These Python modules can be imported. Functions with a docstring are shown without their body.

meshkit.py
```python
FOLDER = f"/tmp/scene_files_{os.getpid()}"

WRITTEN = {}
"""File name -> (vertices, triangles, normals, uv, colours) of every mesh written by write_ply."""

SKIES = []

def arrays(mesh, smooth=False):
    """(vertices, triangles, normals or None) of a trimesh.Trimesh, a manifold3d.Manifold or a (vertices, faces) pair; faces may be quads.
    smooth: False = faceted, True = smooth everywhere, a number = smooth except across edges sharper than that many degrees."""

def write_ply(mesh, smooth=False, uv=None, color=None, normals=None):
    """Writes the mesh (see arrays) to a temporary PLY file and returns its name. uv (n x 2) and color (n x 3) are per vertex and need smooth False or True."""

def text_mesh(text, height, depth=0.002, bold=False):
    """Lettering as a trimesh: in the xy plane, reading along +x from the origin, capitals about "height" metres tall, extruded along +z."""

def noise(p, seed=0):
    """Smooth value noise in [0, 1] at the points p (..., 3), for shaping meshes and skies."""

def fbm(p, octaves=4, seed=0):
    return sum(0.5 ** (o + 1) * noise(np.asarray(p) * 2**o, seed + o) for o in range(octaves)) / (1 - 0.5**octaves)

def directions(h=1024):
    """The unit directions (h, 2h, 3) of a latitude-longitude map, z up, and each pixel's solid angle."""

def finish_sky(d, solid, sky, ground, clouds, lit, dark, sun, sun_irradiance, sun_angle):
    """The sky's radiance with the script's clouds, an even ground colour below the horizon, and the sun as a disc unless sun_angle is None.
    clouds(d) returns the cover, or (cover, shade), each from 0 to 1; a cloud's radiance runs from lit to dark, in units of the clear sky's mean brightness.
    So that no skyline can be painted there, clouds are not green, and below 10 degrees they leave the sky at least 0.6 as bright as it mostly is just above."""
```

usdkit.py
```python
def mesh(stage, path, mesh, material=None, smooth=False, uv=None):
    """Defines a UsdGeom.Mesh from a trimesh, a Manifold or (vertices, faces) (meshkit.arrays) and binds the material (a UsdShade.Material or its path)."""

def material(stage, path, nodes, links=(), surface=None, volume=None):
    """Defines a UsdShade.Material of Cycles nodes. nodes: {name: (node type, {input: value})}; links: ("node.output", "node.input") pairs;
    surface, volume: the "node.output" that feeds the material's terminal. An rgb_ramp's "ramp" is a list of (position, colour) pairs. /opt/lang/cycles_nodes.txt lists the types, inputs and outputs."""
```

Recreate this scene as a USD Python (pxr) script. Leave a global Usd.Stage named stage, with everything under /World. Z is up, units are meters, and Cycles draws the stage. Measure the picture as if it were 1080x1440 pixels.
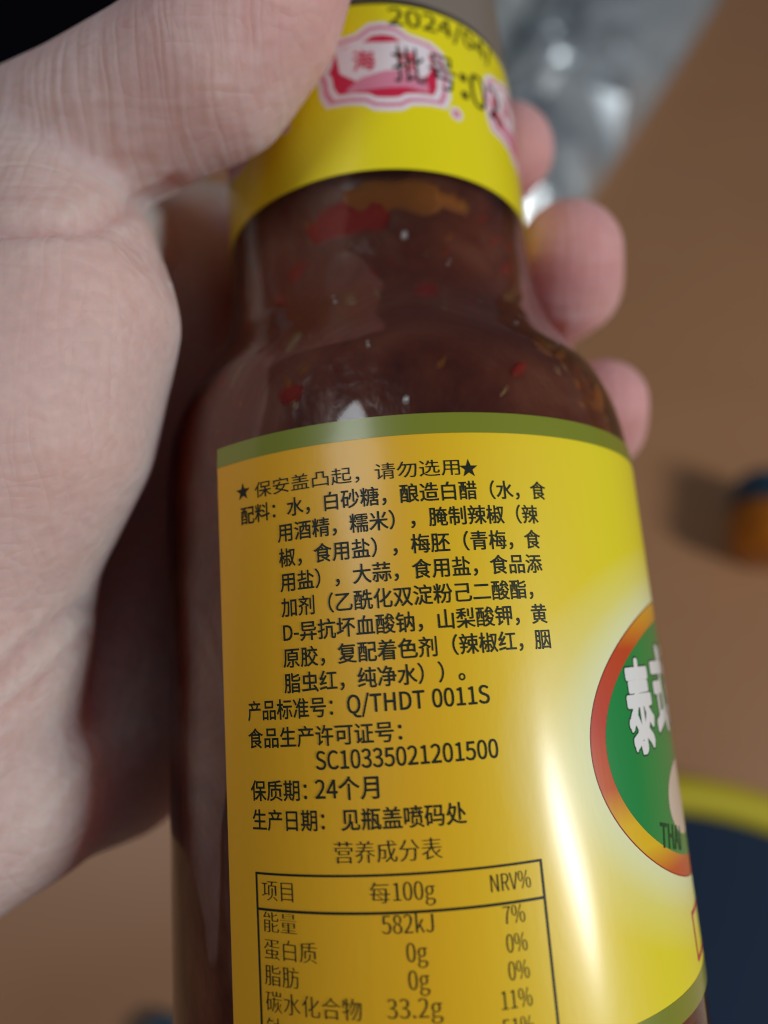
import glob, math, random
import numpy as np, trimesh, manifold3d, shapely
from shapely import affinity
from shapely.geometry import Polygon, LineString, Point, box as sbox
from shapely.ops import unary_union
from PIL import Image, ImageDraw, ImageFont
from pxr import Gf, Sdf, Usd, UsdGeom, UsdLux, UsdShade
import usdkit, meshkit

stage = Usd.Stage.CreateInMemory()
UsdGeom.SetStageUpAxis(stage, 'Z'); UsdGeom.SetStageMetersPerUnit(stage, 1.0)
UsdGeom.Xform.Define(stage, '/World'); UsdGeom.Scope.Define(stage, '/World/Looks')
random.seed(4); rng = np.random.default_rng(4)

# ------------------------------------------------------------------ camera: a phone held over a table, looking down
H, PITCH = 0.56, math.radians(64)
EYE = np.array([0, 0, H])
RIGHT = np.array([1., 0, 0]); FWD = np.array([0, math.cos(PITCH), -math.sin(PITCH)]); UP = np.cross(RIGHT, FWD)
cam = UsdGeom.Camera.Define(stage, '/World/camera')
cm = np.eye(4); cm[0, :3], cm[1, :3], cm[2, :3], cm[3, :3] = RIGHT, UP, -FWD, EYE
cam.AddTransformOp().Set(Gf.Matrix4d(*cm.ravel().tolist()))
cam.CreateHorizontalApertureAttr(27.0); cam.CreateVerticalApertureAttr(36.0); cam.CreateFocalLengthAttr(27.0)
cam.CreateFStopAttr(27.0 / 2.7); cam.CreateFocusDistanceAttr(0.0715)
cam.CreateClippingRangeAttr(Gf.Vec2f(0.01, 50.0))
cam.CreateExposureAttr(-0.12)

# ------------------------------------------------------------------ light: a dim room, lamps overhead
dome = UsdLux.DomeLight.Define(stage, '/World/room_light')
usdkit.material(stage, '/World/Looks/room', {
    'b': ('background_shader', {'color': (0.80, 0.86, 1.0), 'strength': 0.09})}, [], surface='b.background')
UsdShade.MaterialBindingAPI.Apply(dome.GetPrim()).Bind(UsdShade.Material.Get(stage, '/World/Looks/room'))

def lamp(name, pos, target, w, h, inten, col):
    l = UsdLux.RectLight.Define(stage, '/World/' + name)
    l.CreateWidthAttr(w); l.CreateHeightAttr(h); l.CreateIntensityAttr(inten); l.CreateColorAttr(Gf.Vec3f(*col))
    p = np.array(pos, float); z = p - np.array(target, float); z /= np.linalg.norm(z)
    x = np.cross([0, 0.3, 1.0], z); x /= np.linalg.norm(x); y = np.cross(z, x)
    m = np.eye(4); m[0, :3], m[1, :3], m[2, :3], m[3, :3] = x, y, z, p
    l.AddTransformOp().Set(Gf.Matrix4d(*m.ravel().tolist()))
lamp('wall_lamp', (1.45, -0.47, 1.30), (0, 0.05, 0.45), 0.12, 0.50, 112.0, (1.0, 0.98, 0.97))
lamp('ceiling_lamp', (-0.55, 0.10, 1.95), (0, 0.05, 0.45), 0.55, 0.55, 6.4, (0.90, 0.95, 1.0))

# ------------------------------------------------------------------ helpers
MM = 0.001
F = 1080.0
def W(p):                                   # millimetres seen from the eye (right, down, ahead) -> metres in the room
    p = np.asarray(p, float) * MM
    return EYE + p[..., 0:1] * RIGHT - p[..., 1:2] * UP + p[..., 2:3] * FWD
def on_table(px, py, z=0.0):
    d = (px - 540) / F * RIGHT - (py - 720) / F * UP + FWD
    return EYE + d * (z - H) / d[2]
names = {}
def numbered(parent, name):
    n = names.get((parent, name), 0); names[(parent, name)] = n + 1
    return f'{parent}/{name}' if n == 0 else f'{parent}/{name}_{n:03d}'
def tag(prim, label=None, cat=None, group=None, kind=None):
    for k, v in (('label', label), ('category', cat), ('group', group), ('kind', kind)):
        if v: prim.SetCustomDataByKey(k, v)
    return prim
def obj(name, mesh, mat, parent='/World', smooth=False, uv=None):
    path = numbered(parent, name)
    usdkit.mesh(stage, path, mesh, mat, smooth=smooth, uv=uv)
    return path
def lathe(profile, n=160):
    pr = np.asarray(profile, float); k = len(pr)
    a = np.linspace(0, 2 * np.pi, n, endpoint=False)
    v = np.stack([pr[:, 0][:, None] * np.sin(a), -pr[:, 0][:, None] * np.cos(a), np.repeat(pr[:, 1][:, None], n, 1)], -1).reshape(-1, 3)
    i, j = np.meshgrid(np.arange(k - 1), np.arange(n), indexing='ij'); j2 = (j + 1) % n
    q = np.stack([i * n + j, i * n + j2, (i + 1) * n + j2, (i + 1) * n + j], -1).reshape(-1, 4)
    f = np.vstack([q[:, [0, 1, 2]], q[:, [0, 2, 3]]])
    m = trimesh.Trimesh(v, f, process=False); m.merge_vertices()
    m.update_faces(m.nondegenerate_faces()); m.remove_unreferenced_vertices()
    return m
def rounded(pts, r=0.0, n=6):
    return np.asarray(pts, float)
M = lambda n: UsdShade.Material.Get(stage, '/World/Looks/' + n)
def mat(name, nodes, links=(), surface='p.BSDF', volume=None):
    return usdkit.material(stage, '/World/Looks/' + name, nodes, links, surface=surface, volume=volume)
def plain(name, col, rough=0.4, **kw):
    return mat(name, {'p': ('principled_bsdf', {'base_color': col, 'roughness': rough, **kw})})

# ------------------------------------------------------------------ materials
mat('wood', {
    't': ('texture_coordinate', {}), 'm': ('mapping', {'scale': (5.0, 11.0, 1.0), 'rotation': (0, 0, 0.5)}),
    'n': ('noise_texture', {'scale': 1.0, 'detail': 5.0, 'roughness': 0.6, 'distortion': 0.6}),
    'r': ('rgb_ramp', {'ramp': [(0.25, (0.345, 0.172, 0.080)), (0.75, (0.375, 0.190, 0.090))]}),
    'b': ('bump', {'strength': 0.15, 'distance': 0.001}),
    'p': ('principled_bsdf', {'roughness': 0.42})},
    [('t.object', 'm.vector'), ('m.vector', 'n.vector'), ('n.fac', 'r.fac'), ('r.color', 'p.base_color'), ('n.fac', 'b.height'), ('b.normal', 'p.normal')])
mat('glass', {'t': ('texture_coordinate', {}), 'n': ('noise_texture', {'scale': 70.0, 'detail': 1.5}), 'b': ('bump', {'strength': 0.35, 'distance': 0.0012}),
    'p': ('principled_bsdf', {'base_color': (0.97, 0.97, 0.95), 'roughness': 0.02, 'ior': 1.5, 'transmission_weight': 1.0}),
    'f': ('fresnel', {'IOR': 1.5}), 'tr': ('transparent_bsdf', {'color': (0.98, 0.97, 0.95)}), 'g': ('glossy_bsdf', {'color': (1, 1, 1), 'roughness': 0.03}),
    'm': ('mix_closure', {}), 'm2': ('mix_closure', {'fac': 0.35})},
    [('t.object', 'n.vector'), ('n.fac', 'b.height'), ('b.normal', 'p.normal'), ('b.normal', 'g.normal'), ('b.normal', 'f.normal'), ('f.fac', 'm.fac'), ('tr.BSDF', 'm.closure1'), ('g.BSDF', 'm.closure2'),
     ('m.closure', 'm2.closure1'), ('p.BSDF', 'm2.closure2')], surface='m2.closure')
mat('sauce', {
    't': ('texture_coordinate', {}),
    'n': ('noise_texture', {'scale': 42.0, 'detail': 5.0, 'roughness': 0.62, 'distortion': 2.2}),
    'r': ('rgb_ramp', {'ramp': [(0.30, (0.085, 0.010, 0.007)), (0.50, (0.24, 0.060, 0.030)), (0.70, (0.38, 0.150, 0.088))]}),
    'n2': ('noise_texture', {'scale': 260.0, 'detail': 3.0}),
    'b': ('bump', {'strength': 0.5, 'distance': 0.001}),
    'p': ('principled_bsdf', {'roughness': 0.25, 'ior': 1.36, 'transmission_weight': 0.35, 'subsurface_weight': 0.6, 'subsurface_radius': (1.0, 0.15, 0.06), 'subsurface_scale': 0.006})},
    [('t.object', 'n.vector'), ('t.object', 'n2.vector'), ('n.fac', 'r.fac'), ('r.color', 'p.base_color'), ('n2.fac', 'b.height'), ('b.normal', 'p.normal')])
plain('chilli', (0.40, 0.016, 0.007), 0.6, specular_ior_level=0.15, subsurface_weight=0.5, subsurface_scale=0.002)
plain('orange_chilli', (0.42, 0.10, 0.012), 0.6, specular_ior_level=0.15, subsurface_weight=0.5, subsurface_scale=0.002)
plain('seed', (0.24, 0.13, 0.04), 0.4)
mat('bubble', {'p': ('principled_bsdf', {'base_color': (0.9, 0.9, 0.9), 'roughness': 0.08, 'specular_ior_level': 0.9})})
OC, OA, OB = 75.0, 44.0, 14.7             # the oval badge: centre and half width in degrees round the bottle, half height in mm
OZ = -29.7
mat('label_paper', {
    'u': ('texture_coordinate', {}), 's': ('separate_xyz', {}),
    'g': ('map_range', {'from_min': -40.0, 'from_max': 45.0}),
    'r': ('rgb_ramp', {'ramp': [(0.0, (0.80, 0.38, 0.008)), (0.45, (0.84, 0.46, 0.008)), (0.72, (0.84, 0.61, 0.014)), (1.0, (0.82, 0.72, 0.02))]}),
    'dx': ('math', {'math_type': 'multiply_add', 'value2': 1 / OA, 'value3': -OC / OA}),
    'dz': ('math', {'math_type': 'multiply_add', 'value2': 1 / OB, 'value3': -OZ / OB}),
    'x2': ('math', {'math_type': 'multiply'}), 'z2': ('math', {'math_type': 'multiply'}), 'a': ('math', {'math_type': 'add'}),
    'q': ('math', {'math_type': 'sqrt'}),
    'k': ('rgb_ramp', {'ramp': [(0.0, (0, 0, 0)), (0.66, (0.95, 0.95, 0.95)), (0.70, (0.8, 0.8, 0.8)), (0.80, (0.30, 0.30, 0.30)), (0.95, (0, 0, 0)), (1.0, (0, 0, 0))]}),
    'hs': ('math', {'math_type': 'multiply', 'value2': 0.66}),
    'mx': ('mix_color', {'b': (0.80, 0.85, 0.50)}),
    'sv': ('map_range', {'from_min': -54.6, 'from_max': 3.2}),
    'e1': ('math', {'math_type': 'greater_than', 'value2': 0.9}),
    'mp': ('mapping', {'scale': (0.5, 0.35, 1.0)}), 'tc': ('noise_texture', {'scale': 1.0, 'detail': 3.0}),
    'b': ('bump', {'strength': 0.11, 'distance': 0.0002}),
    'p': ('principled_bsdf', {'roughness': 0.42, 'specular_ior_level': 0.35, 'coat_weight': 0.42, 'coat_roughness': 0.2})},
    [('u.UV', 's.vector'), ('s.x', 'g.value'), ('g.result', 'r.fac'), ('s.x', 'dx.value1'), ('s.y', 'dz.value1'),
     ('dx.value', 'x2.value1'), ('dx.value', 'x2.value2'), ('dz.value', 'z2.value1'), ('dz.value', 'z2.value2'),
     ('x2.value', 'a.value1'), ('z2.value', 'a.value2'), ('a.value', 'q.value1'), ('q.value', 'hs.value1'), ('hs.value', 'k.fac'),
     ('k.color', 'mx.fac'), ('r.color', 'mx.a'), ('mx.result', 'p.base_color'),
     ('u.UV', 'mp.vector'), ('mp.vector', 'tc.vector'), ('tc.fac', 'b.height'), ('b.normal', 'p.normal')])
gloss = dict(coat_weight=0.6, coat_roughness=0.16)
plain('label_green', (0.21, 0.245, 0.018), 0.34, **gloss)
plain('ink', (0.010, 0.016, 0.006), 0.5, specular_ior_level=0.3)
plain('badge_green', (0.005, 0.26, 0.05), 0.34, **gloss)
mat('badge_rim', {
    'u': ('texture_coordinate', {}), 's': ('separate_xyz', {}), 'g': ('map_range', {'from_min': -45.0, 'from_max': -15.0}),
    'r': ('rgb_ramp', {'ramp': [(0.0, (0.55, 0.03, 0.01)), (0.10, (0.62, 0.10, 0.01)), (0.20, (0.80, 0.52, 0.01)), (0.28, (0.80, 0.50, 0.01)), (0.40, (0.60, 0.12, 0.03)),
                                (0.60, (0.55, 0.06, 0.03)), (0.82, (0.58, 0.07, 0.01)), (0.93, (0.75, 0.36, 0.01)), (1.0, (0.8, 0.5, 0.01))]}),
    'p': ('principled_bsdf', {'roughness': 0.34, **gloss})},
    [('u.UV', 's.vector'), ('s.y', 'g.value'), ('g.result', 'r.fac'), ('r.color', 'p.base_color')])
plain('white_print', (0.82, 0.84, 0.82), 0.34, **gloss)
plain('beige_print', (0.70, 0.58, 0.46), 0.34, **gloss)
plain('dark_green_print', (0.004, 0.06, 0.012), 0.4)
plain('neck_yellow', (0.84, 0.74, 0.006), 0.30, coat_weight=0.5, coat_roughness=0.12)
plain('emblem_white', (0.80, 0.74, 0.78), 0.35)
plain('dark_red_print', (0.30, 0.03, 0.01), 0.4)
plain('emblem_pink', (0.70, 0.25, 0.36), 0.35)
plain('emblem_red', (0.60, 0.02, 0.07), 0.35)
plain('cap_plastic', (0.20, 0.17, 0.14), 0.35)
mat('skin', {
    't': ('texture_coordinate', {}),
    'n1': ('noise_texture', {'scale': 70.0, 'detail': 3.0}), 'r1': ('rgb_ramp', {'ramp': [(0.3, (0.62, 0.43, 0.395)), (0.5, (0.63, 0.465, 0.43)), (0.72, (0.63, 0.43, 0.395))]}),
    'n4': ('noise_texture', {'scale': 900.0, 'detail': 2.0}), 'r4': ('rgb_ramp', {'ramp': [(0.3, (0.95, 0.94, 0.94)), (0.7, (1.03, 1.03, 1.03))]}),
    'mc': ('mix_color', {'blend_type': 'multiply', 'fac': 1.0}), 'sx': ('separate_xyz', {}), 'mf': ('mix_color', {'b': (0.54, 0.26, 0.275)}),
    'd': ('noise_texture', {'scale': 90.0, 'detail': 2.0}), 'dv': ('vector_math', {'math_type': 'multiply_add', 'vector2': (0.0025, 0.0025, 0.0025)}),
    'm1': ('mapping', {'rotation': (0.0, 0.0, 0.12), 'scale': (620.0, 48.0, 48.0)}), 'v1': ('noise_texture', {'scale': 1.0, 'detail': 1.0}),
    'm2': ('mapping', {'rotation': (0.1, 0.0, -0.10), 'scale': (40.0, 420.0, 420.0)}), 'v2': ('noise_texture', {'scale': 1.0, 'detail': 1.0}),
    'v3': ('voronoi_texture', {'feature': 'distance_to_edge', 'scale': 1500.0}),
    's1': ('math', {'math_type': 'subtract', 'value2': 0.5}), 's2': ('math', {'math_type': 'subtract', 'value2': 0.5}),
    'a1': ('math', {'math_type': 'absolute'}), 'a2': ('math', {'math_type': 'absolute'}),
    'k1': ('map_range', {'from_min': 0.0, 'from_max': 0.045}), 'k2': ('map_range', {'from_min': 0.0, 'from_max': 0.035}), 'k3': ('map_range', {'from_min': 0.0, 'from_max': 0.2}),
    'ad': ('math', {'math_type': 'multiply_add', 'value2': 0.9}), 'ae': ('math', {'math_type': 'multiply_add', 'value2': 0.25}),
    'b': ('bump', {'strength': 0.29, 'distance': 0.00010}),
    'p': ('principled_bsdf', {'roughness': 0.60, 'subsurface_weight': 0.75, 'subsurface_radius': (1.0, 0.35, 0.2), 'subsurface_scale': 0.0022, 'specular_ior_level': 0.32})},
    [('t.object', 'n1.vector'), ('n1.fac', 'r1.fac'), ('t.object', 'n4.vector'), ('n4.fac', 'r4.fac'), ('t.UV', 'sx.vector'), ('sx.x', 'mf.fac'), ('r1.color', 'mf.a'), ('mf.result', 'mc.a'), ('r4.color', 'mc.b'), ('mc.result', 'p.base_color'),
     ('t.object', 'd.vector'), ('d.color', 'dv.vector1'), ('t.object', 'dv.vector3'),
     ('dv.vector', 'm1.vector'), ('m1.vector', 'v1.vector'), ('dv.vector', 'm2.vector'), ('m2.vector', 'v2.vector'),
     ('v1.fac', 's1.value1'), ('s1.value', 'a1.value1'), ('a1.value', 'k1.value'), ('v2.fac', 's2.value1'), ('s2.value', 'a2.value1'), ('a2.value', 'k2.value'), ('t.object', 'v3.vector'), ('v3.distance', 'k3.value'),
     ('k2.result', 'ad.value1'), ('k1.result', 'ad.value3'), ('k3.result', 'ae.value1'), ('ad.value', 'ae.value3'), ('ae.value', 'b.height'), ('b.normal', 'p.normal')])
mat('foil', {'t': ('texture_coordinate', {}), 'n': ('noise_texture', {'scale': 9.0, 'detail': 1.0}),
    'r': ('rgb_ramp', {'ramp': [(0.25, (0.40, 0.46, 0.50)), (0.5, (0.74, 0.80, 0.82))]}),
    'p': ('principled_bsdf', {'metallic': 0.65, 'roughness': 0.22})}, [('t.object', 'n.vector'), ('n.fac', 'r.fac'), ('r.color', 'p.base_color')])
plain('wrapper', (0.55, 0.60, 0.60), 0.35, metallic=0.4)
plain('navy', (0.008, 0.022, 0.052), 0.75, specular_ior_level=0.2)
plain('yellow_rim', (0.55, 0.46, 0.008), 0.45)
plain('black_cloth', (0.0025, 0.0025, 0.005), 1.0, specular_ior_level=0.05)
plain('blue_lid', (0.012, 0.05, 0.085), 0.4)
mat('amber', {'p': ('principled_bsdf', {'base_color': (0.85, 0.42, 0.02), 'roughness': 0.1, 'transmission_weight': 0.85})})
plain('amber_fill', (0.75, 0.34, 0.01), 0.4)

# ------------------------------------------------------------------ the table
g = 3.0
tb = trimesh.creation.box((2 * g, 2 * g, 0.03)); tb.apply_translation((0, 0.4, -0.015))
tag(stage.GetPrimAtPath(obj('tabletop', tb, M('wood'))), kind='structure')

# ------------------------------------------------------------------ the bottle; z in mm from the label's upper part, axis up the bottle
TH, RO = math.radians(12), math.radians(4.3)
AX0 = np.array([2.0, 0, 102.6])
AUP = -np.array([math.sin(RO) * math.cos(TH), math.cos(RO) * math.cos(TH), -math.sin(TH)])
AY = np.array([0, 0, 1.]) - AUP * AUP[2]; AY /= np.linalg.norm(AY)
AX = np.cross(AY, AUP); AX = AX if AX[0] > 0 else -AX
ZB = -67.0                                   # the base
bottle = UsdGeom.Xform.Define(stage, '/World/sauce_bottle')
names[('/World', 'sauce_bottle')] = 1
def dirw(v): return v[0] * RIGHT - v[1] * UP + v[2] * FWD
m = np.eye(4); m[0, :3], m[1, :3], m[2, :3] = dirw(AX), dirw(AY), dirw(AUP); m[3, :3] = W(AX0 + AUP * ZB)
bottle.AddTransformOp().Set(Gf.Matrix4d(*m.ravel().tolist()))
tag(bottle.GetPrim(), 'glass bottle of red chilli sauce with yellow labels, held in a hand', 'bottle')
B = '/World/sauce_bottle'
PROF = np.array([(-67, 0.0), (-67, 24.0), (-66.4, 26.6), (-65, 28.6), (-63, 29.7), (-60.5, 30.0), (1.0, 30.0), (5, 29.8), (9, 29.3), (13, 27.9), (17, 25.2), (21, 22.85), (25, 21.6), (29, 21.1), (33, 20.85), (60, 20.8), (61, 20.7), (62, 18.6), (66, 18.0)])
def R_at(z): return np.interp(z, PROF[1:, 0], PROF[1:, 1])
def smooth_profile(pr, step=0.7):
    zs = np.arange(-60, 66.01, step)
    k = np.exp(-0.5 * (np.arange(-4, 5) * step / 1.1) ** 2); k /= k.sum()
    rs = np.convolve(np.pad(R_at(zs), 4, mode='edge'), k, 'valid')
    return zs, rs
zs, rs = smooth_profile(PROF[:-2])
outer = [(0, -65.5), (18, -65.5), (22, -67), (24, -67)] + [(r, z) for z, r in PROF[2:5]] + list(zip(rs, zs)) + [(17.6, 66.8), (16.4, 67.0), (16.0, 66.0), (16.0, 61.0), (0, 61.0)]
gl = lathe([(r * MM, (z - ZB) * MM) for r, z in outer])
obj('glass_body', gl, M('glass'), B, smooth=50)
wall = 1.5
sp = [(0, -62.0), (24, -62.0), (26.8, -60.5), (30 - wall, -58)] + [(r - wall, z) for z, r in zip(zs, rs) if -57 < z < 59.5] + [(16.0, 59.6), (0, 59.6)]
sm = lathe([(r * MM, (z - ZB) * MM) for r, z in sp])
obj('sauce', sm, M('sauce'), B, smooth=50)
cap = lathe([(r * MM, (z - ZB) * MM) for r, z in [(19.2, 60.9), (20.6, 60.9), (20.75, 61.2), (20.6, 77), (19.8, 78.4), (0, 78.8), (0, 77), (19.2, 77), (19.2, 60.9)]], 96)
obj('cap', cap, M('cap_plastic'), B, smooth=40)

def bent(phi, z, lift):                      # degrees round the bottle and mm along it -> a point on the bottle, lifted off the glass
    phi, z = np.asarray(phi, float), np.asarray(z, float)
    r = R_at(z) + lift; p = np.radians(phi)
    return np.stack([r * np.sin(p), -r * np.cos(p), z - ZB], -1) * MM
def strip(phi0, phi1, z0, z1, lift0, lift1, nz=40):
    """A sheet round the bottle with a thickness."""
    n = max(2, int((phi1 - phi0) / 1.5)); ph = np.linspace(phi0, phi1, n); z = np.linspace(z0, z1, nz)
    P, Z = np.meshgrid(ph, z, indexing='ij')
    vo, vi = bent(P, Z, lift1).reshape(-1, 3), bent(P, Z, lift0).reshape(-1, 3)
    i, j = np.meshgrid(np.arange(n - 1), np.arange(nz - 1), indexing='ij'); a = (i * nz + j).ravel(); b = ((i + 1) * nz + j).ravel()
    fo = np.vstack([np.stack([a, b, b + 1], 1), np.stack([a, b + 1, a + 1], 1)])
    k = n * nz; fi = fo[:, ::-1] + k
    edge = np.concatenate([np.arange(n) * nz, (n - 1) * nz + np.arange(1, nz), np.arange(n - 2, -1, -1) * nz + nz - 1, np.arange(nz - 2, 0, -1)])
    e2 = np.roll(edge, -1)
    ne = len(edge); o = 2 * k; w = np.arange(ne); w2 = np.roll(w, -1)
    fs = np.vstack([np.stack([w, w2 + ne, w2], 1), np.stack([w, w + ne, w2 + ne], 1)]) + o
    uv = np.stack([P.ravel(), Z.ravel()], 1)
    return (np.vstack([vo, vi, vo[edge], vi[edge]]), np.vstack([fo, fi, fs])), np.vstack([uv, uv, uv[edge], uv[edge]])
def on_bottle(shape, lift, R=30.0, step=1.2):
    """A flat shape (mm round the bottle, mm along it) as a sheet bent onto the bottle; also its uv (degrees, mm)."""
    V, Fc, n = [], [], 0
    x0, _, x1, _ = shape.bounds
    xs = np.arange(math.floor(x0 / step) * step, x1 + step, step)
    parts = [shape] if x1 - x0 < 1.6 * step else [shape.intersection(sbox(a, -500, a + step, 500)) for a in xs]
    for p in parts:
        for q in getattr(p, 'geoms', [p]):
            if q.geom_type != 'Polygon' or q.area < 1e-5: continue
            v, f = trimesh.creation.triangulate_polygon(q, engine='earcut')
            V.append(v); Fc.append(np.asarray(f) + n); n += len(v)
    V, Fc = np.vstack(V), np.vstack(Fc)
    a, b, c = V[Fc[:, 0]], V[Fc[:, 1]], V[Fc[:, 2]]
    flip = ((b - a)[:, 0] * (c - a)[:, 1] - (b - a)[:, 1] * (c - a)[:, 0]) < 0
    Fc[flip] = Fc[flip][:, ::-1]
    phi = np.degrees(V[:, 0] / R)
    return (bent(phi, V[:, 1], lift), Fc), np.stack([phi, V[:, 1]], 1)

# ---- lettering
FONT = {}
def font(kind):
    if kind not in FONT:
        pat = 'Noto Sans CJK*' if kind == 'cjk' else 'DejaVuSansMono*'
        FONT[kind] = ImageFont.truetype(glob.glob('/opt/blender-*/*/datafiles/fonts/' + pat)[0], 96)
    return FONT[kind]
GLYPH = {}
def glyph(ch, thin=0, bold=0, kind='cjk'):
    """(shape, advance) of a character, in ems."""
    key = (ch, thin, bold, kind)
    if key in GLYPH: return GLYPH[key]
    f = font(kind); im = Image.new('L', (150, 150)); ImageDraw.Draw(im).text((24, 110), ch, 255, f, anchor='ls', stroke_width=bold)
    on = (np.asarray(im) > 127)
    if thin:                                  # strokes along the line thinner than those across it, as in a Song face
        s = on.copy()
        for k in range(1, thin + 1): s &= np.roll(on, k, 0)
        on = s
    o = np.pad(on, ((0, 0), (1, 1))).astype(np.int8)
    rows, st = np.nonzero(np.diff(o, axis=1) == 1); en = np.nonzero(np.diff(o, axis=1) == -1)[1]
    sh = unary_union(shapely.box(st, -rows - 1, en, -rows)) if len(rows) else Polygon()
    sh = sh.buffer(0.7).buffer(-0.7).simplify(0.75)
    sh = affinity.affine_transform(sh, [1 / 96, 0, 0, 1 / 96, -24 / 96, 110 / 96])
    GLYPH[key] = (sh, f.getlength(ch) / 96)
    return GLYPH[key]
def write(text, phi0, phi1, z, em, R=30.0, thin=0, bold=0, kind='cjk', slope=0.0, squeeze=None, z_to=None):
    """A line of lettering from phi0 to phi1 (degrees) with its baseline at z (mm); em is the height of an em in mm."""
    x, out = 0.0, []
    for ch in text:
        sh, adv = glyph(ch, thin, bold, kind)
        if ch == ' ': adv = 0.28
        if ch in '，。：' and squeeze: adv = squeeze
        if not sh.is_empty: out.append(affinity.translate(sh, x, 0))
        x += adv
    s0, s1 = math.radians(phi0) * R, math.radians(phi1) * R
    kx = (s1 - s0) / x
    return affinity.affine_transform(unary_union(out), [kx, 0, slope * kx, em, s0, z])
def S(phi, R=30.0): return math.radians(phi) * R

# ---- the main label
L0, L1 = -39.0, 232.0
lm, luv = strip(L0, L1, -54.6, 3.2, 0.01, 0.12, 50)
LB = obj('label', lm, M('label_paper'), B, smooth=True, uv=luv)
tag(stage.GetPrimAtPath(LB), 'yellow body label with black lettering')
for z0, z1 in ((1.1, 3.2), (-54.6, -52.5)):
    obj('green_band', strip(L0, L1, z0 + 0.0, z1, 0.125, 0.15, 4)[0], M('label_green'), LB, smooth=True)
def ink(name, shape, lift=0.165, material='ink', step=1.2, R=30.0, parent=None):
    ms, uv = on_bottle(shape, lift, R, step)
    return obj(name, ms, M(material), parent or LB, uv=uv)
star = Polygon([(math.sin(a) * r, math.cos(a) * r) for a, r in [(k * math.pi / 5, 0.95 if k % 2 == 0 else 0.38) for k in range(10)]])
for ph, z in ((-32.0, -2.15), (12.2, -2.5)): ink('star', affinity.translate(star, S(ph), z))
ink('text_line', write('保安盖凸起，请勿选用', -29.2, 11.0, -2.95, 1.72))
HZ = 1.93
for text, a, b, z in [('配料：水，白砂糖，酿造白醋（水，食', -32.9, 27.7, -5.35), ('用酒精，糯米），腌制辣椒（辣', -24.4, 25.3, -7.75), ('椒，食用盐），梅胚（青梅，食', -24.3, 25.2, -10.2),
                      ('用盐），大蒜，食用盐，食品添', -24.3, 24.9, -12.55), ('加剂（乙酰化双淀粉己二酸酯，', -24.3, 24.6, -14.95), ('D-异抗坏血酸钠，山梨酸钾，黄', -24.4, 24.8, -17.3),
                      ('原胶，复配着色剂（辣椒红，胭', -24.4, 25.0, -19.65), ('脂虫红，纯净水））。', -24.4, 10.2, -21.95), ('产品标准号：', -32.8, -13.0, -24.25), ('食品生产许可证号：', -32.9, -1.2, -26.75),
                      ('保质期：', -32.7, -18.5, -31.4), ('生产日期：', -32.6, -15.6, -33.95), ('见瓶盖喷码处', -15.0, 6.1, -33.95)]:
    ink('text_line', write(text, a, b, z, HZ, bold=1))
for text, a, b, z in [('Q/THDT 0011S', -12.8, 12.0, -24.25), ('SC10335021201500', -19.0, 12.6, -28.95), ('24个月', -19.4, -7.4, -31.4)]:
    ink('text_line', write(text, a, b, z, 2.12, bold=1))
T = dict(thin=3)
ink('text_line', write('营养成分表', -16.6, 1.7, -36.6, 1.95, **T))
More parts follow.
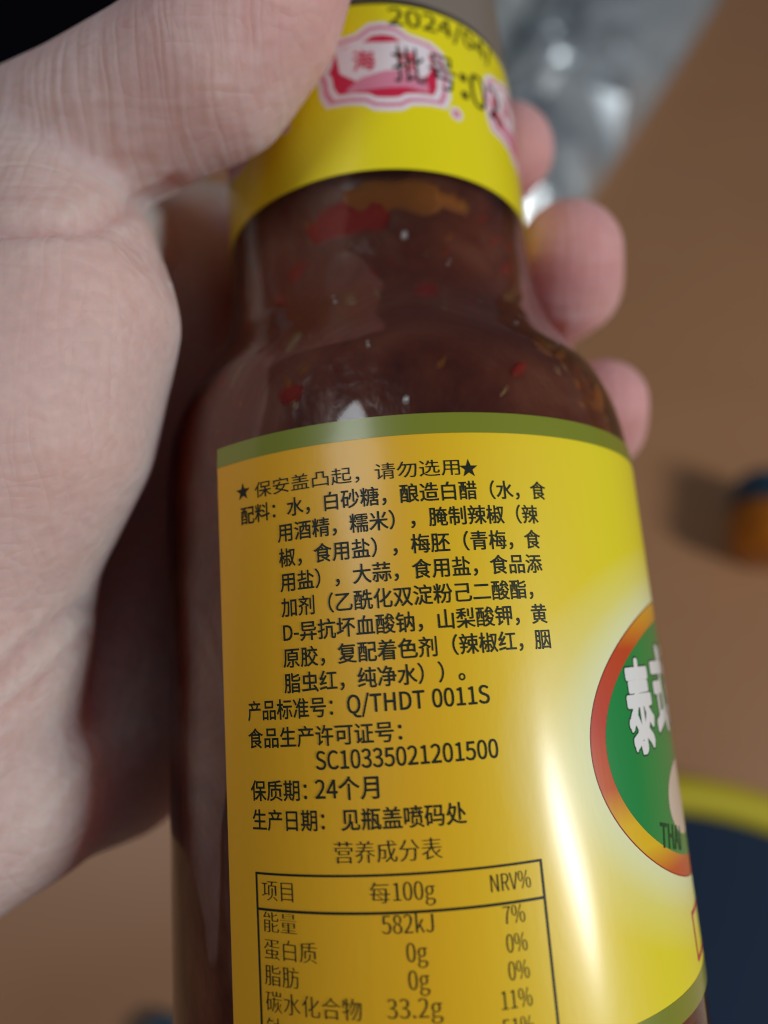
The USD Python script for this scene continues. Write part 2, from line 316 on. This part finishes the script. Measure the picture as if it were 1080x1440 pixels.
# the nutrition table
ta, tb_, tw = S(-32.3), S(18.2), 0.2
ring = unary_union([sbox(ta, -37.7 - tw, tb_, -37.7), sbox(ta, -40.7 - tw, tb_, -40.7 + 0.02), sbox(ta, -53.0, ta + 0.22, -37.7), sbox(tb_ - 0.22, -53.0, tb_, -37.7)])
ink('table_frame', ring)
rows = [(-39.85, '项目', '每100g', 'NRV%', -10.9, -0.1, 8.7, 15.9), (-42.45, '能量', '582kJ', '7%', -9.2, -0.5, 10.4, 14.3), (-44.65, '蛋白质', '0g', '0%', -5.6, -2.1, 10.5, 14.2), (-46.75, '脂肪', '0g', '0%', -5.6, -2.1, 10.4, 14.1),
        (-48.85, '碳水化合物', '33.2g', '11%', -9.3, -0.4, 8.7, 14.1), (-50.95, '钠', '', '51%', 0, 0, 8.6, 14.0)]
for z, a, b, c, b0, b1, c0, c1 in rows:
    ink('text_line', write(a, -31.1, -31.1 + 3.6 * len(a), z, 1.85, **T))
    def latin(t, p0, p1, h):
        if t and t[0] == '每':
            ink('text_line', unary_union([write('每', p0, p0 + 3.6, z, 1.85, **T), write(t[1:], p0 + 3.7, p1, z, h, kind='cjk', thin=3)]))
        elif t: ink('text_line', write(t, p0, p1, z + 0.05, h, thin=3))
    latin(b, b0, b1, 2.0); latin(c, c0, c1, 1.95)
# the oval badge on the front of the label
def oval(a, b, n=120):
    return Polygon([(S(OC) + S(a) * math.cos(t), OZ + b * math.sin(t)) for t in np.linspace(0, 2 * np.pi, n, endpoint=False)])
ink('badge_rim', oval(OA, OB).difference(oval(40.0, 12.55)), 0.14, 'badge_rim')
ink('badge_edge', oval(OA + 0.15, OB + 0.06).difference(oval(OA - 0.12, OB - 0.06)), 0.15, 'dark_red_print')
ink('badge_field', oval(40.2, 12.65), 0.15, 'badge_green')
def big(ch, p0, p1, z0, z1):
    sh, _ = glyph(ch, 0, 0); sh = sh.buffer(0.036, join_style='round')
    x0, y0, x1, y1 = sh.bounds
    s0, s1 = S(p0), S(p1)
    return affinity.affine_transform(sh, [(s1 - s0) / (x1 - x0), 0, 0, (z1 - z0) / (y1 - y0), s0 - x0 * (s1 - s0) / (x1 - x0), z0 - y0 * (z1 - z0) / (y1 - y0)])
for k, ch in enumerate('泰式甜辣酱'):
    p0 = 42.6 + 12.4 * k
    up_ = [0, 1.3, 1.8, 1.3, 0][k]
    gsh = big(ch, p0, p0 + 10.9, -30.7 + up_, -21.3 + up_)
    ink('badge_outline', gsh.buffer(0.17), 0.165, 'dark_green_print'); ink('badge_character', gsh, 0.18, 'white_print')
fish = Polygon([(S(55.2) + 9.5 * (1 - math.cos(t)) * 1.0, -36.2 + 3.6 * math.sin(t) + 0.6 * math.sin(2 * t)) for t in np.linspace(0, 2 * np.pi, 50, endpoint=False)])
ink('badge_picture', fish, 0.165, 'beige_print')
ink('badge_text', affinity.rotate(write('THAI', 48.0, 60.0, -39.4, 3.0, bold=2), -14, origin=(S(48), -39.4)), 0.185, 'dark_green_print')
ink('red_frame', sbox(S(60.3), -51.6, S(92), -47.0).difference(sbox(S(61.1), -51.2, S(91), -47.4)), 0.165, 'emblem_red')

# ---- the neck label
RN = 21.0
NB = obj('neck_label', strip(-180, 179.5, 36.6, 59.6, 0.01, 0.10, 16)[0], M('neck_yellow'), B, smooth=True)
tag(stage.GetPrimAtPath(NB), 'yellow neck label with a red emblem and a printed date')
def nk(name, shape, lift, material): return ink(name, shape, lift, material, 1.0, RN, NB)
def cartouche(w, h):
    pts = [(-w, 0.1 * h), (-w * 1.06, -0.05 * h), (-w * 1.0, -0.2 * h), (-w * 0.98, -0.55 * h), (-w * 0.9, -0.78 * h), (-w * 0.6, -0.8 * h), (-w * 0.35, -0.85 * h), (-w * 0.2, -0.98 * h), (0, -h)]
    top = [(0, h), (-w * 0.2, 0.96 * h), (-w * 0.4, 0.75 * h), (-w * 0.75, 0.66 * h), (-w * 0.92, 0.5 * h)]
    left = top + pts
    return Polygon(left + [(-x, y) for x, y in reversed(left)][1:-1]).buffer(0.25).buffer(-0.1)
def emblem(phi, zc):
    T_ = lambda s: affinity.translate(s, S(phi, RN), zc)
    nk('emblem_ground', T_(unary_union([cartouche(8.3, 6.2), Point(8.9, -5.2).buffer(0.95)])), 0.115, 'emblem_white')
    nk('emblem_outline', T_(cartouche(7.7, 5.6).difference(cartouche(7.1, 5.05))), 0.125, 'emblem_pink')
    nk('emblem_dot', T_(Point(8.9, -5.2).buffer(0.6)), 0.125, 'emblem_pink')
    nk('emblem_plaque', T_(cartouche(6.4, 4.3)), 0.125, 'emblem_red')
    scroll = Polygon([(-5.5, 2.2), (-3, 3.0), (0, 2.9), (3, 3.2), (5.2, 2.4), (5.6, 0.6), (4.6, -1.2), (2, -0.4), (-1, -0.6), (-3.5, -1.6), (-5.2, -0.4)]).buffer(0.4)
    nk('emblem_scroll', T_(scroll), 0.135, 'emblem_white')
    ribbon = Polygon([(-4.6, -3.2), (-3, -1.9), (0, -1.0), (2.5, -0.8), (4.8, -1.6), (5.0, -3.0), (2.5, -2.6), (0, -2.8)]).buffer(0.3)
    nk('emblem_ribbon', T_(ribbon), 0.142, 'emblem_pink')
    for ch, x in (('海', -4.0), ('堤', 1.4)):
        sh, _ = glyph(ch, 0, 2)
        nk('emblem_character', T_(affinity.affine_transform(sh, [2.9, 0, 0, 3.0, x, -0.3])), 0.15, 'emblem_red')
for ph in (6.0, 68.0, 128.0, 187.0, 246.0, 305.0): emblem(ph, 50.7)
nk('date_print', write('2024/04/', 8.0, 53.0, 56.6, 3.3, R=RN, bold=1), 0.17, 'ink')
nk('lot_print', unary_union([write('批号', 8.0, 32.5, 48.9, 5.6, R=RN), write(':', 32.5, 37.5, 48.4, 6.4, R=RN, bold=2), write('02', 37.0, 56.0, 48.0, 6.6, R=RN)]), 0.17, 'ink')

# ---- bits in the sauce, just under the glass
def bit(name, phi, z, size, flat, material, ang, sink=None):
    m = trimesh.creation.icosphere(2 if sink is None else 1, 1.0); v = m.vertices
    v = v * (1 + 0.35 * (meshkit.fbm(v * 1.7 + phi, 3, int(abs(phi * 7 + z * 3))) - 0.5)[:, None] * 2)
    v = v * np.array([size, size * flat, 0.5])
    c, s = math.cos(ang), math.sin(ang); v = np.stack([v[:, 0] * c - v[:, 1] * s, v[:, 0] * s + v[:, 1] * c, v[:, 2]], 1)
    r = R_at(z) - wall - (sink if sink is not None else 0.28 if size > 2.5 else 0.08)
    a = math.radians(phi)
    ex, er = np.array([math.cos(a), math.sin(a), 0]), np.array([math.sin(a), -math.cos(a), 0])
    P = (v[:, :1] * ex + v[:, 1:2] * np.array([0, 0, 1]) + v[:, 2:] * er) + er * r + np.array([0, 0, z - ZB])
    obj(name, (P * MM, m.faces), M(material), B, smooth=True)
for ph, z, s, f, k, a in [(-11, 31.0, 4.9, 0.62, 'chilli', 0.05), (6, 33.9, 5.6, 0.5, 'orange_chilli', 0.0), (24, 33.8, 3.4, 0.35, 'orange_chilli', -0.1), (50, 27.0, 0.9, 0.8, 'chilli', 0.4), (46, 30.5, 0.7, 0.6, 'chilli', 0.4),
                       (45, 22.2, 1.3, 0.5, 'seed', 0.2), (40, 13.0, 1.8, 0.4, 'orange_chilli', -0.4), (47, 13.0, 1.3, 0.5, 'orange_chilli', 0.5), (-22, 7.5, 1.5, 0.7, 'chilli', 0.3), (-24, 14.0, 1.8, 0.35, 'seed', 0.8),
                       (-40, 12.0, 1.9, 0.25, 'seed', 0.9), (62, 9.0, 2.2, 0.6, 'orange_chilli', 1.2), (12, 20.0, 1.6, 0.6, 'chilli', 0.2), (28, 9.0, 1.2, 0.5, 'chilli', 0.7), (-30, 26.0, 1.6, 0.5, 'chilli', 0.7)]:
    bit('seed' if k == 'seed' else 'chilli_flake', ph, z, s, f, k, a)
brng = np.random.default_rng(12)
for k in range(90):
    z = float(brng.uniform(5, 35)); bit(['chilli_flake', 'seed', 'chilli_flake'][k % 3], float(brng.uniform(-75, 75)), z, float(brng.uniform(0.25, 1.1)), float(brng.uniform(0.3, 0.8)), ['chilli', 'seed', 'orange_chilli'][k % 3], float(brng.uniform(0, 3)), float(brng.uniform(0.22, 0.42)))
for ph, z, s in [(8, 28.5, 0.45), (2, 5.2, 0.4), (38, 17, 0.3), (-15, 20, 0.25), (22, 25, 0.22), (-5, 12, 0.25), (55, 16, 0.3)]:
    bit('bubble', ph, z, s, 1.0, 'bubble', 0)

# ------------------------------------------------------------------ the hand (mm seen from the eye)
def P3(px, py, d): return np.array([(px - 540) / F * d, (py - 720) / F * d, d])
def ball(c, r): return manifold3d.Manifold.sphere(r, 40).translate([float(x) for x in c])
def hull(*cs): return manifold3d.Manifold.batch_hull([ball(c, r) for c, r in cs])
def chain(cs): return [hull(a, b) for a, b in zip(cs, cs[1:])]
thumb = [(P3(50, 232, 97), 10.8), (P3(128, 190, 92), 9.9), (P3(222, 138, 88.5), 9.6), (P3(298, 96, 86), 9.9), (P3(356, 10, 85), 10.0), (P3(398, -80, 86), 8.8)]
then = [(P3(50, 250, 96), 10.8), (P3(90, 455, 84), 12.4), (P3(34, 600, 83), 14.0), (P3(-62, 765, 86), 15.5), (P3(-180, 880, 92), 18.0)]
fingers = {
    'index': [((-36, -40, 120), 11.5), ((-6, -50, 146), 9.2), ((14, -58, 143), 8.4), ((20.8, -61, 130), 7.8)],
    'middle': [((-36, -20, 124), 11.5), ((0, -32, 149), 9.4), ((22, -33, 139), 8.7), ((28.6, -36.0, 120.5), 8.6), ((28.2, -39.2, 117.0), 8.0)],
    'ring': [((-35, 0, 126), 11.2), ((0, -10, 151), 9.2), ((26, -12, 142), 8.0), ((35.2, -14.4, 126), 7.6), ((34.6, -17.0, 121.5), 7.0)],
    'pinky': [((-32, 20, 126), 10.5), ((-4, 16, 147), 8.4), ((14, 12, 146), 7.6), ((22, 9, 140), 6.8)]}
wrist = [((-88, 22, 96), 17), ((-86, 48, 100), 17)]
hypo = [(P3(-90, 1120, 91), 16.0), (P3(10, 1105, 91), 12.6), (P3(72, 1090, 96), 11.0), (P3(165, 1075, 111), 10.6)]
pieces = chain(thumb) + chain(then) + chain(hypo)
for f in fingers.values(): pieces += chain(f)
mcp = [fingers[k][0] for k in ('index', 'middle', 'ring', 'pinky')]
pieces += [hull(mcp[0], mcp[1], ((-62, -4, 103), 14)), hull(mcp[1], mcp[2], ((-62, -4, 103), 14), ((-66, 24, 104), 14)), hull(mcp[2], mcp[3], ((-66, 24, 104), 14), (hypo[2][0], 10.5), (hypo[3][0], 10.0)),
           hull(((-62, -4, 103), 14), ((-66, 24, 104), 14), wrist[0], wrist[1]), hull(then[3], ((-62, -4, 103), 14), wrist[0], hypo[0]), hull(hypo[0], hypo[1], wrist[1], ((-66, 24, 104), 14)),
           hull((thumb[0][0], 11), (P3(150, 330, 104), 6.5), ((-38, -38, 117), 9), ((-62, -4, 103), 13)),
           hull(then[1], then[2], ((-58, -8, 104), 11), (P3(150, 330, 104), 6.0)), hull(then[2], then[3], ((-62, -4, 103), 13)),
           hull(wrist[0], wrist[1], ((-150, 60, 108), 25), ((-150, 72, 110), 24)), hull(((-150, 60, 108), 25), ((-150, 72, 110), 24), ((-300, 120, 130), 32), ((-300, 140, 132), 30))]
hand = manifold3d.Manifold.batch_boolean(pieces, manifold3d.OpType.Add)
hand = hand.refine_to_length(1.25)
hm = trimesh.Trimesh(*(lambda q: (q.vert_properties[:, :3], q.tri_verts))(hand.to_mesh()), process=True)
trimesh.smoothing.filter_taubin(hm, 0.5, 0.505, 160)
v = hm.vertices.copy(); nrm = hm.vertex_normals.copy()
# creases of the skin, each a groove along a line on the hand
uvp = np.stack([v[:, 0] / v[:, 2] * F + 540, v[:, 1] / v[:, 2] * F + 720], 1)
facing = (nrm * -v).sum(1) > 0
near = facing & (v[:, 2] < 112) & (v[:, 0] > -70)
def groove(line, depth, width, ridge=0.0):
    ls = LineString(line); d = shapely.distance(ls, shapely.points(uvp))
    prof = np.exp(-(d / width) ** 2) * depth - ridge * np.exp(-((d - 2.2 * width) / (1.2 * width)) ** 2)
    v[near] -= nrm[near] * prof[near, None]
groove([(-60, 325), (20, 318), (110, 314), (165, 300), (215, 282), (245, 262)], 1.1, 13, 0.1)
groove([(110, 314), (150, 322), (185, 345), (205, 375)], 0.6, 10)
groove([(188, 330), (205, 350), (235, 385), (250, 420)], 0.5, 9)
groove([(-60, 1005), (0, 958), (40, 915), (90, 878), (116, 856)], 1.15, 12, 0.05)
groove([(-40, 930), (30, 870), (95, 810)], 0.25, 8)
groove([(-40, 1040), (40, 975), (90, 930), (120, 890)], 0.4, 8, 0.1)
groove([(-20, 1180), (50, 1130), (110, 1060)], 0.25, 8); groove([(10, 1220), (70, 1170), (115, 1110)], 0.2, 7)
groove([(310, 190), (330, 120), (345, 60), (350, -10)], 0.25, 12)
groove([(330, 200), (365, 130), (385, 60)], 0.25, 11)
v += nrm * (0.14 * (meshkit.fbm(v / 7.0 + 50, 3, 3) - 0.5)[:, None])
# the hand stays outside the glass
rel = v - AX0; zz = rel @ AUP; rad = rel - zz[:, None] * AUP; rr = np.linalg.norm(rad, axis=1)
lim = R_at(np.clip(zz, -60, 66)) + 0.25; lim[(zz < ZB) | (zz > 82)] = 0
lim[(zz > 55) & (zz < 80)] = 21.1
bad = rr < lim
v[bad] += rad[bad] / rr[bad, None] * (lim - rr)[bad, None]
tips = [fingers[k][-1][0] for k in fingers] + [thumb[-1][0]]
flush = np.max([np.exp(-(np.linalg.norm(v - np.array(t), axis=1) / 15.0) ** 2) for t in tips], 0)
hp = obj('hand', (W(v), hm.faces), M('skin'), smooth=True, uv=np.stack([flush, np.zeros(len(v))], 1))
tag(stage.GetPrimAtPath(hp), 'left hand gripping the sauce bottle, thumb across its neck and fingertips showing behind', 'hand')

# ------------------------------------------------------------------ things lying on the table behind
def pouch(name, outline, height, material, label, cat, seed, cell=0.006, amp=0.5):
    poly = Polygon([on_table(x, y)[:2] for x, y in outline])
    x0, y0, x1, y1 = poly.bounds
    xs, ys = np.arange(x0 - cell, x1 + 2 * cell, cell), np.arange(y0 - cell, y1 + 2 * cell, cell)
    X, Y = np.meshgrid(xs, ys, indexing='ij')
    d = shapely.distance(poly.boundary, shapely.points(X, Y)) * np.where(shapely.contains_xy(poly, X, Y), 1, -1)
    k = np.clip(d / 0.06, 0, 1); dome_ = np.sqrt(np.clip(1 - (1 - k) ** 2, 0, 1))
    q = np.stack([X, Y, np.zeros_like(X)], -1)
    r1 = 1 - np.abs(2 * meshkit.noise(q * 13 + 3, seed) - 1); r2 = 1 - np.abs(2 * meshkit.noise(q * 34 + 9, seed + 1) - 1)
    Z = height * dome_ * (1 - amp + amp * (0.65 * r1 + 0.35 * r2)) + 0.002
    keep = d > -cell
    idx = -np.ones(X.shape, int); idx[keep] = np.arange(keep.sum())
    V = np.stack([X[keep], Y[keep], Z[keep]], 1)
    a, b, c, e = idx[:-1, :-1], idx[1:, :-1], idx[1:, 1:], idx[:-1, 1:]
    ok = (a >= 0) & (b >= 0) & (c >= 0) & (e >= 0)
    f = np.vstack([np.stack([a[ok], b[ok], c[ok]], 1), np.stack([a[ok], c[ok], e[ok]], 1)])
    n = len(V); low = V.copy(); low[:, 2] = 0.0005
    es = np.sort(np.vstack([f[:, [0, 1]], f[:, [1, 2]], f[:, [2, 0]]]), 1)
    directed = np.vstack([f[:, [0, 1]], f[:, [1, 2]], f[:, [2, 0]]])
    _, inv, cnt = np.unique(es, axis=0, return_inverse=True, return_counts=True)
    bd = directed[cnt[inv.ravel()] == 1]
    side = np.vstack([np.stack([bd[:, 1], bd[:, 0], bd[:, 0] + n], 1), np.stack([bd[:, 1], bd[:, 0] + n, bd[:, 1] + n], 1)])
    p = obj(name, (np.vstack([V, low]), np.vstack([f, f[:, ::-1] + n, side])), M(material), smooth=35)
    tag(stage.GetPrimAtPath(p), label, cat)
def crumpled(name, outline, height, material, label, cat, seed, n=170):
    """A film bag crushed into flat facets between sharp folds."""
    r = np.random.default_rng(seed); poly = Polygon([on_table(x, y)[:2] for x, y in outline])
    x0, y0, x1, y1 = poly.bounds; pts = []
    while len(pts) < n:
        q = r.uniform((x0, y0), (x1, y1))
        if poly.buffer(-0.01).contains(Point(q)): pts.append(q)
    rim = [poly.exterior.interpolate(t, normalized=True).coords[0] for t in np.linspace(0, 1, 70, endpoint=False)]
    P2 = np.vstack([np.array(pts), np.array(rim) + r.normal(0, 0.002, (70, 2))])
    from scipy.spatial import Delaunay
    f = Delaunay(P2).simplices
    f = f[[poly.buffer(0.006).contains(Point(P2[t].mean(0))) for t in f]]
    k = np.clip(shapely.distance(poly.boundary, shapely.points(P2)) / 0.07, 0, 1)
    z = height * np.sqrt(np.clip(1 - (1 - k) ** 2, 0, 1)) * (0.62 + 0.25 * meshkit.fbm(np.c_[P2 * 9, 0 * k], 2, seed)) + r.uniform(0, 0.019, len(P2)) * (k > 0.05) + 0.003
    a_, b_, c_ = P2[f[:, 0]], P2[f[:, 1]], P2[f[:, 2]]
    fl = ((b_ - a_)[:, 0] * (c_ - a_)[:, 1] - (b_ - a_)[:, 1] * (c_ - a_)[:, 0]) < 0; f[fl] = f[fl][:, ::-1]
    m_ = trimesh.Trimesh(np.c_[P2, z], f, process=False)
    v_, f_ = trimesh.remesh.subdivide(m_.vertices, m_.faces); v_, f_ = trimesh.remesh.subdivide(v_, f_)
    v_ = v_ + np.c_[np.zeros((len(v_), 2)), 0.0014 * (meshkit.fbm(v_ * 60, 2, seed) - 0.5)]
    d_ = np.vstack([f_[:, [0, 1]], f_[:, [1, 2]], f_[:, [2, 0]]]); _, inv, cnt = np.unique(np.sort(d_, 1), axis=0, return_inverse=True, return_counts=True)
    bd = d_[cnt[inv.ravel()] == 1]; nn = len(v_); low = v_.copy(); low[:, 2] = 0.0006
    side = np.vstack([np.stack([bd[:, 1], bd[:, 0], bd[:, 0] + nn], 1), np.stack([bd[:, 1], bd[:, 0] + nn, bd[:, 1] + nn], 1)])
    p = obj(name, (np.vstack([v_, low]), np.vstack([f_, f_[:, ::-1] + nn, side])), M(material), smooth=14)
    tag(stage.GetPrimAtPath(p), label, cat)
crumpled('foil_pouch', [(800, -80), (1060, -80), (1000, 10), (905, 165), (850, 250), (795, 322), (740, 345), (620, 330), (640, 240), (700, 120)], 0.045, 'foil', 'crumpled silver foil pouch lying behind the index fingertip', 'pouch', 5)
crumpled('plastic_wrapper', [(620, -80), (770, -80), (745, 20), (705, 90), (660, 130), (600, 60)], 0.02, 'wrapper', 'pale grey plastic wrapper lying just right of the bottle neck', 'wrapper', 11, 60)

c = on_table(985, 1830); rad = np.linalg.norm(on_table(985, 1124) - c)
tr = UsdGeom.Xform.Define(stage, '/World/round_tray'); tr.AddTranslateOp().Set(Gf.Vec3d(*map(float, c)))
tag(tr.GetPrim(), 'dark navy round tray with a thick yellow rim at the lower right', 'tray')
obj('tray_base', lathe([(0, 0.001), (rad - 0.004, 0.001), (rad - 0.002, 0.004), (rad - 0.004, 0.0075), (rad * 0.8, 0.0065), (0, 0.006)], 128), M('navy'), '/World/round_tray', smooth=40)
obj('tray_rim', lathe([(rad + 0.012 * math.cos(t), 0.0100 + 0.0094 * math.sin(t)) for t in np.linspace(0, 2 * np.pi, 17)], 160), M('yellow_rim'), '/World/round_tray', smooth=60)

j = on_table(1060, 752)
jr = UsdGeom.Xform.Define(stage, '/World/small_jar'); jr.AddTranslateOp().Set(Gf.Vec3d(float(j[0]), float(j[1]), 0.0285)); jr.AddRotateXYZOp().Set(Gf.Vec3f(90, 0, 166))
tag(jr.GetPrim(), 'small amber jar with a dark blue lid lying at the right edge', 'jar')
def at_jar(pr): return lathe([(r * MM * 1.1, z * MM * 1.0) for r, z in pr], 64)
obj('jar_body', at_jar([(0, -32), (20, -32), (24, -29), (25, -24), (25, 2), (22, 6), (0, 6)]), M('amber'), '/World/small_jar', smooth=40)
obj('jar_filling', at_jar([(0, -30), (18, -30), (22.5, -26), (22.8, -10), (22.8, 2), (0, 2)]), M('amber_fill'), '/World/small_jar', smooth=40)
obj('jar_lid', at_jar([(0, 6.2), (24, 6.2), (25.4, 7), (25, 26), (22, 31), (0, 32)]), M('blue_lid'), '/World/small_jar', smooth=40)

pouch('black_cloth', [(-250, -160), (360, -160), (300, 60), (120, 150), (-60, 190), (-300, 160)], 0.05, 'black_cloth', 'black cloth heaped behind the thumb in the upper left corner', 'cloth', 21, 0.008, 0.35)
cp = on_table(232, 1462)
lid = lathe([(0, 0.0008), (0.013, 0.0008), (0.0145, 0.002), (0.0145, 0.010), (0.0125, 0.012), (0, 0.0125)], 64); lid.apply_translation((cp[0], cp[1], 0))
tag(stage.GetPrimAtPath(obj('loose_cap', lid, M('blue_lid'), smooth=40)), 'dark loose cap lying below the hand at the bottom edge', 'cap')
